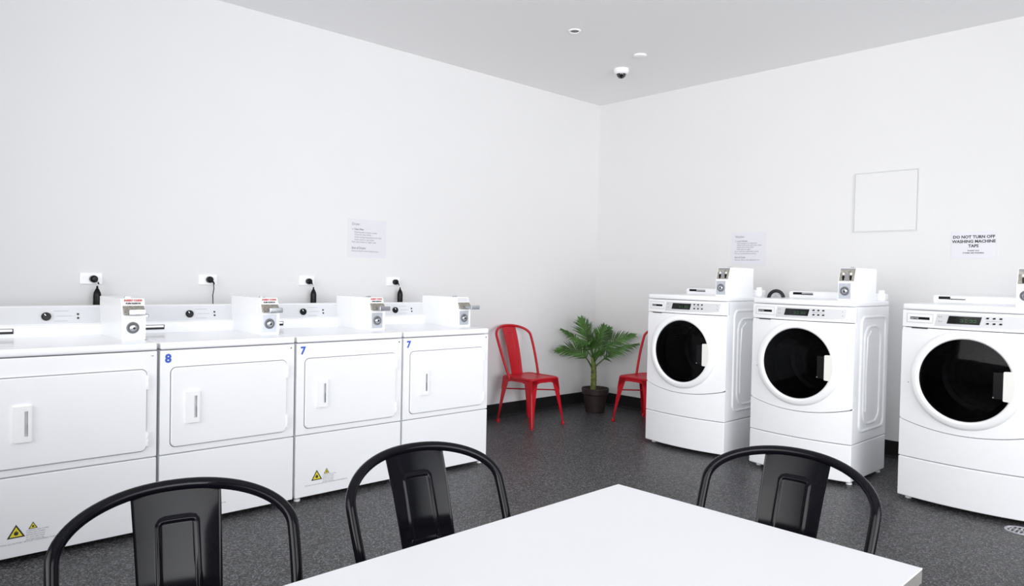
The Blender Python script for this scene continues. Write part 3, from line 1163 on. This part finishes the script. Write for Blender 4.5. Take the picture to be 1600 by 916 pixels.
# ------------------------------------------------------------------ potted palm
PC = Vector((-.40, -.36, 0))
NV = Vector((math.cos(math.radians(47.1)), math.sin(math.radians(47.1)), 0))
LV = Vector((NV.y, -NV.x, 0))
palm = thing('potted_palm', 'green potted palm in a dark brown pot in the corner between two red chairs', 'potted plant', PC)
bm = bmesh.new()
lathe(bm, [(0, 0), (.086, 0), (.090, .01), (.112, .165), (.127, .178), (.132, .228), (.128, .233), (.120, .228), (.112, .18), (.108, .17), (0, .17)], 40)
pot = obj('pot', bm, POT, palm)
bm = bmesh.new()
lathe(bm, [(.1165, .196), (.08, .204), (.03, .210), (0, .211)], 30)
obj('soil', bm, SOIL, pot)
bm = bmesh.new()
pts, rs = [], []
for i in range(27):
    k = i / 26
    z = .19 + .33 * k
    pts.append(LV * (-.022 + .005 * math.sin(k * 4)) + Vector((0, 0, z)))
    rs.append(.024 + .005 * math.sin(k * PI) + (.003 if i % 3 == 0 else 0) - .006 * k)
tube(bm, pts, rs, 14)
obj('trunk', bm, BARK, palm)


def L3(l, d, z):
    return LV * l + NV * d + Vector((0, 0, z))


def frond(p0, p1, p2, wid, roll, droop=.3, n=22, start=.26):
    """pinnate leaf along a quadratic curve; roll turns the leaf blade about its rib"""
    bm = bmesh.new()
    a, b, c = L3(*p0), L3(*p1), L3(*p2)

    def pt(t):
        return a * (1 - t) ** 2 + b * 2 * t * (1 - t) + c * t * t

    def tg(t):
        return ((b - a) * 2 * (1 - t) + (c - b) * 2 * t).normalized()
    tube(bm, [pt(i / 16) for i in range(17)], [.0065 * (1 - i / 16) + .0016 for i in range(17)], 6)
    for i in range(n):
        t = start + (1 - start) * (i + .5) / n
        p, T = pt(t), tg(t)
        side = T.cross(Vector((0, 0, 1)))
        if side.length < .1:
            side = LV.copy()
        side.normalize()
        side = Matrix.Rotation(roll, 3, T) @ side
        nm = side.cross(T).normalized()
        u = (t - start) / (1 - start)
        ln = wid * (.55 + .75 * math.sin(PI * min(1, u * .95 + .12))) * (1 - .35 * u)
        for s in (-1, 1):
            jit = random.uniform(-.12, .12)
            ang = math.radians(52 - 26 * u) + jit
            d0 = (side * s * math.sin(ang) + T * math.cos(ang)).normalized()
            d0 = (d0 + nm * random.uniform(.05, .22)).normalized()
            wv = d0.cross(nm).normalized()
            ln2 = ln * random.uniform(.88, 1.1)
            prev = None
            for q in range(6):
                v = q / 5
                cpt = p + d0 * ln2 * v + Vector((0, 0, -1)) * droop * ln2 * v * v
                wd = (.0022 + .0040 * math.sin(PI * min(1, v * 1.1))) * (1 - v ** 3) + .0006
                l_, m_, r_ = cpt - wv * wd, cpt - nm * .0018 * (1 - v), cpt + wv * wd
                cur = [bm.verts.new(l_), bm.verts.new(m_), bm.verts.new(r_)]
                if prev:
                    bm.faces.new((prev[0], prev[1], cur[1], cur[0]))
                    bm.faces.new((prev[1], prev[2], cur[2], cur[1]))
                prev = cur
    o = obj('frond', bm, LEAF, palm, sharp=80)
    sol = o.modifiers.new('leaf_thickness', 'SOLIDIFY')
    sol.thickness = .0008
    return o


B0 = (-.022, 0, .46)
B1 = (-.022, 0, .50)
frond((-.03, 0, .40), (-.13, -.10, .66), (-.385, -.06, .585), .125, 1.2, .15)      # low left
frond(B1, (-.16, .05, .70), (-.335, .04, .785), .075, 1.0, .4)                      # thin upper left
frond(B1, (-.10, .0, .74), (-.155, -.02, .895), .135, 1.35, .1)                     # tall, left of centre
frond(B1, (-.07, .06, .72), (-.09, .10, .87), .12, 1.2, .15)
frond(B1, (.02, .02, .70), (.075, .02, .825), .12, 1.35, .15)                       # up right of centre
frond(B1, (.08, .10, .70), (.14, .12, .80), .11, 1.0, .2)
frond(B1, (.12, .04, .70), (.36, -.02, .745), .12, 1.15, .15)                       # bright right
frond((-.015, 0, .42), (.13, -.02, .60), (.395, -.06, .665), .10, .75, .35)         # low right
frond(B0, (.06, -.16, .68), (.11, -.24, .60), .11, .4, .35)                         # toward the room
frond(B1, (-.07, -.14, .72), (-.10, -.24, .68), .11, .5, .3)
frond(B1, (.0, -.06, .74), (-.01, -.13, .77), .11, 1.3, .2)
frond(B0, (-.02, -.08, .64), (.03, -.17, .57), .09, .6, .3)

# ------------------------------------------------------------------ things on the walls
def notice(label, loc, rz, w, h, lines, m=PAPER, ink=INKGREY, group=None, skew=0.):
    t = thing('paper_notice', label, 'notice', loc, rz, group)
    bm = bmesh.new()
    box(bm, -w / 2, w / 2, -.0022, -.0006, -h / 2, h / 2)
    obj('sheet', bm, m, t)
    n = len(lines)
    cut = (0, 1, n - 2, n) if n > 5 else (0, 3, n, n)
    for nm, i0, i1 in (('heading', cut[0], cut[1]), ('instructions', cut[1], cut[2]), ('closing_lines', cut[2], cut[3])):
        if i1 <= i0:
            continue
        bm = bmesh.new()
        for s, size, x, z, al, bold in lines[i0:i1]:
            text(bm, s, size, x, -.0023, z, align=al, bold=bold)
        obj(nm, bm, ink, t)
    return t


hl = .292
notice('white instruction sheet on the wall above the tumble dryers', (-2.711, 0, 1.545), 0, .338, .290, [
    ('Dryer', .028, -.135, .098, 'LEFT', .0003),
    ('1. Clean Filter', .018, -.135, .062, 'LEFT', .0007),
    ('Place laundry in dryer, evenly', .0165, -.112, .040, 'LEFT', .0002),
    ('Close the door firmly', .0165, -.112, .022, 'LEFT', .0002),
    ('Select drying temperature and time', .0165, -.112, .003, 'LEFT', .0002),
    ('Insert coins to start dryer', .0165, -.112, -.016, 'LEFT', .0002),
    ('Push start button to begin cycle', .0165, -.135, -.034, 'LEFT', .0002),
    ('End of Drying', .022, -.135, -.082, 'LEFT', .0008),
    ('Remove laundry when machine stops', .0155, -.135, -.102, 'LEFT', .0002)], m=PAPERCOOL)
notice('white instruction sheet above the first washing machine beside the palm corner', (0, -1.690, 1.557), -PI / 2, .318, .285, [
    ('Washer', .027, -.127, .095, 'LEFT', .0003),
    ('1. Load Clothes', .018, -.127, .060, 'LEFT', .0006),
    ('Add detergent to dispenser', .0165, -.108, .042, 'LEFT', .0002),
    ('Select wash cycle and water temp', .0165, -.108, .025, 'LEFT', .0002),
    ('Insert coins in the slide', .0165, -.108, .008, 'LEFT', .0002),
    ('Push start to begin', .0165, -.108, -.010, 'LEFT', .0002),
    ('Door will lock until wash is done', .0165, -.127, -.028, 'LEFT', .0002),
    ('Do not overload the machine', .0165, -.127, -.046, 'LEFT', .0002),
    ('End of Cycle', .019, -.127, -.080, 'LEFT', .0006),
    ('Remove clothes when light goes out', .0155, -.127, -.100, 'LEFT', .0002)], m=PAPER)
notice('white sign reading DO NOT TURN OFF WASHING MACHINE TAPS on the wall', (0, -3.355, 1.557), -PI / 2, .268, .185, [
    ('DO NOT TURN OFF', .0275, 0, .045, 'CENTER', .0010),
    ('WASHING MACHINE', .0275, 0, .014, 'CENTER', .0010),
    ('TAPS', .0275, 0, -.017, 'CENTER', .0010),
    ('THANK YOU', .012, 0, -.044, 'CENTER', .0003),
    ('OTHERS ARE WASHING', .012, 0, -.060, 'CENTER', .0003)], m=PAPER, ink=INK)

t = thing('access_panel', 'white square access panel in a thin frame on the wall above the washing machines', 'access panel', (0, -2.778, 1.890), -PI / 2)
bm = bmesh.new()
prs = [(-.2255, .2255, .219, .2255), (-.2255, .2255, -.2255, -.219), (-.2255, -.219, -.219, .219), (.219, .2255, -.219, .219)]
for a, b, c, d in prs:
    box(bm, a, b, -.006, -.0005, c, d)
obj('frame', bm, PALEGREY, t)
bm = bmesh.new()
box(bm, -.2165, .2165, -.0045, -.0005, -.2165, .2165, .001)
obj('panel', bm, WALL, t)
bm = bmesh.new()
lathe(bm, [(.004, 0), (.004, .001), (0, .001)], 10, front(-.196, -.0045, -.01))
obj('lock', bm, PALEGREY, t)


def outlet(label, x, z, w=.118, h=.066, px=.012):
    t = thing('power_outlet', label, 'power outlet', (x, 0, z), 0, 'power outlets above the tumble dryers')
    bm = bmesh.new()
    plate(bm, -w / 2, w / 2, -h / 2, h / 2, .004, -.010, -.0005, .002)
    obj('cover_plate', bm, PLASTIC, t)
    bm = bmesh.new()
    box(bm, -w / 2 + .014, -w / 2 + .027, -.0135, -.010, .002, .021, .001)
    obj('switch', bm, PLASTIC, t)
    return t


def cord(label, x, z, kind, bx, ztop, group='black plugs in the outlets'):
    t = thing('appliance_plug', label, 'plug', (x, 0, z), 0, group)
    bm = bmesh.new()
    lathe(bm, [(.021, .0106), (.022, .020), (.020, .036), (.012, .044), (0, .045)], 22, front(0, 0, 0))
    lathe(bm, [(.006, .045), (.006, .049), (0, .050)], 12, front(0, 0, 0))
    tube(bm, [(.004, -.034, -.004), (.014, -.046, -.016), (.021, -.050, -.030)], [.009, .006, .0035], 8)
    obj('plug', bm, BLACKP, t)
    ex = bx
    y = -.05
    if kind == 'thin':
        pts = [(.008, -.036, -.010), (.016, -.045, -.022), (.018, -.047, -.06), (.012, -.045, -.10), (.014, -.045, -.16), (.012, -.045, -.24)]
        bm = bmesh.new()
        tube(bm, pts, .0030, 8)
        obj('cable', bm, BLACKP, t)
    else:
        pts = [(.006, -.036, -.008), (.016, -.050, -.014), (ex * .8, -.058, -.024), (ex, -.060, -.036), (ex, -.060, -.052)]
        bm = bmesh.new()
        tube(bm, pts, .0028, 8)
        obj('cable', bm, PALEGREY, t)
        bm = bmesh.new()
        zt = ztop
        lathe(bm, [(0, zt), (.005, zt), (.006, zt - .014), (.012, zt - .024), (.019, zt - .040), (.0215, zt - .058), (.0215, zt - .20), (.016, zt - .215), (0, zt - .216)],
              20, Matrix.Translation((ex, -.060, 0)))
        obj('inline_connector', bm, BLACKP, t)
    return t


OUT = [(-4.583, 1.211, -4.572, 1.209), (-3.908, 1.213, -3.901, 1.214), (-3.210, 1.215, -3.200, 1.211), (-2.470, 1.218, -2.460, 1.214)]
OL = ['white power outlet above the leftmost tumble dryer', 'white power outlet with a thin hanging cord above the second tumble dryer from the left',
      'white power outlet above the third tumble dryer from the left', 'white power outlet nearest the red chair, above the last tumble dryer']
CL = ['black plug with a bottle shaped connector hanging below the leftmost power outlet', 'black plug with only a thin cord hanging down, at the second outlet from the left',
      'black plug and bottle shaped connector at the third power outlet from the left', 'black plug and bottle shaped connector at the outlet nearest the red chair']
for i, (ox_, oz_, px_, pz_) in enumerate(OUT):
    outlet(OL[i], ox_, oz_)
    if i == 1:
        cord(CL[i], px_, pz_, 'thin', 0, 0)
    else:
        cord(CL[i], px_, pz_, 'bottle', (.010, 0, .016, .018)[i], -.040)

# ------------------------------------------------------------------ ceiling things
t = thing('security_camera', 'white dome security camera with a black lens on the ceiling', 'security camera', (-.861, -.957, H))
bm = bmesh.new()
lathe(bm, [(0, -.0005), (.062, -.0005), (.064, -.012), (.060, -.032), (.046, -.044), (.0, -.044)], 36)
obj('housing', bm, PLASTIC, t)
bm = bmesh.new()
prof = [(.041 * math.cos(a), -.040 - .041 * math.sin(a)) for a in (PI / 2 * i / 10 for i in range(10))] + [(0, -.081)]
lathe(bm, prof, 32)
obj('dome', bm, DOMEB, t)
t = thing('smoke_detector', 'flat round white detector on the ceiling behind the security camera', 'smoke detector', (-1.058, -1.298, H))
bm = bmesh.new()
lathe(bm, [(0, -.0005), (.052, -.0005), (.053, -.007), (.047, -.014), (.02, -.018), (0, -.018)], 32)
obj('cover', bm, CEIL, t)
t = thing('downlight', 'small recessed round ceiling light, off, left of the security camera', 'ceiling light', (-1.823, -1.297, H))
bm = bmesh.new()
lathe(bm, [(.030, -.0005), (.046, -.0005), (.046, -.006), (.040, -.009), (.032, -.006), (.030, -.004)], 32, close=True)
obj('trim_ring', bm, PLASTIC, t)
bm = bmesh.new()
lathe(bm, [(.033, -.0045), (.026, -.0022), (0, -.0018)], 28)
obj('lens', bm, SEAL, t)

# ------------------------------------------------------------------ floor drain
t = thing('floor_drain', 'round chrome floor drain in front of the washing machine at the right edge', 'drain', (-1.150, -3.905, 0))
bm = bmesh.new()
lathe(bm, [(.058, .0005), (.072, .0005), (.070, .004), (.060, .004)], 40, close=True)
obj('rim', bm, STAIN, t)
bm = bmesh.new()
for k in range(-2, 3):
    wv = math.sqrt(.058 ** 2 - (k * .02) ** 2)
    box(bm, -wv, wv, k * .02 - .004, k * .02 + .004, .001, .0032)
box(bm, -.004, .004, -.058, .058, .001, .0034)
obj('grate', bm, STAIN, t)
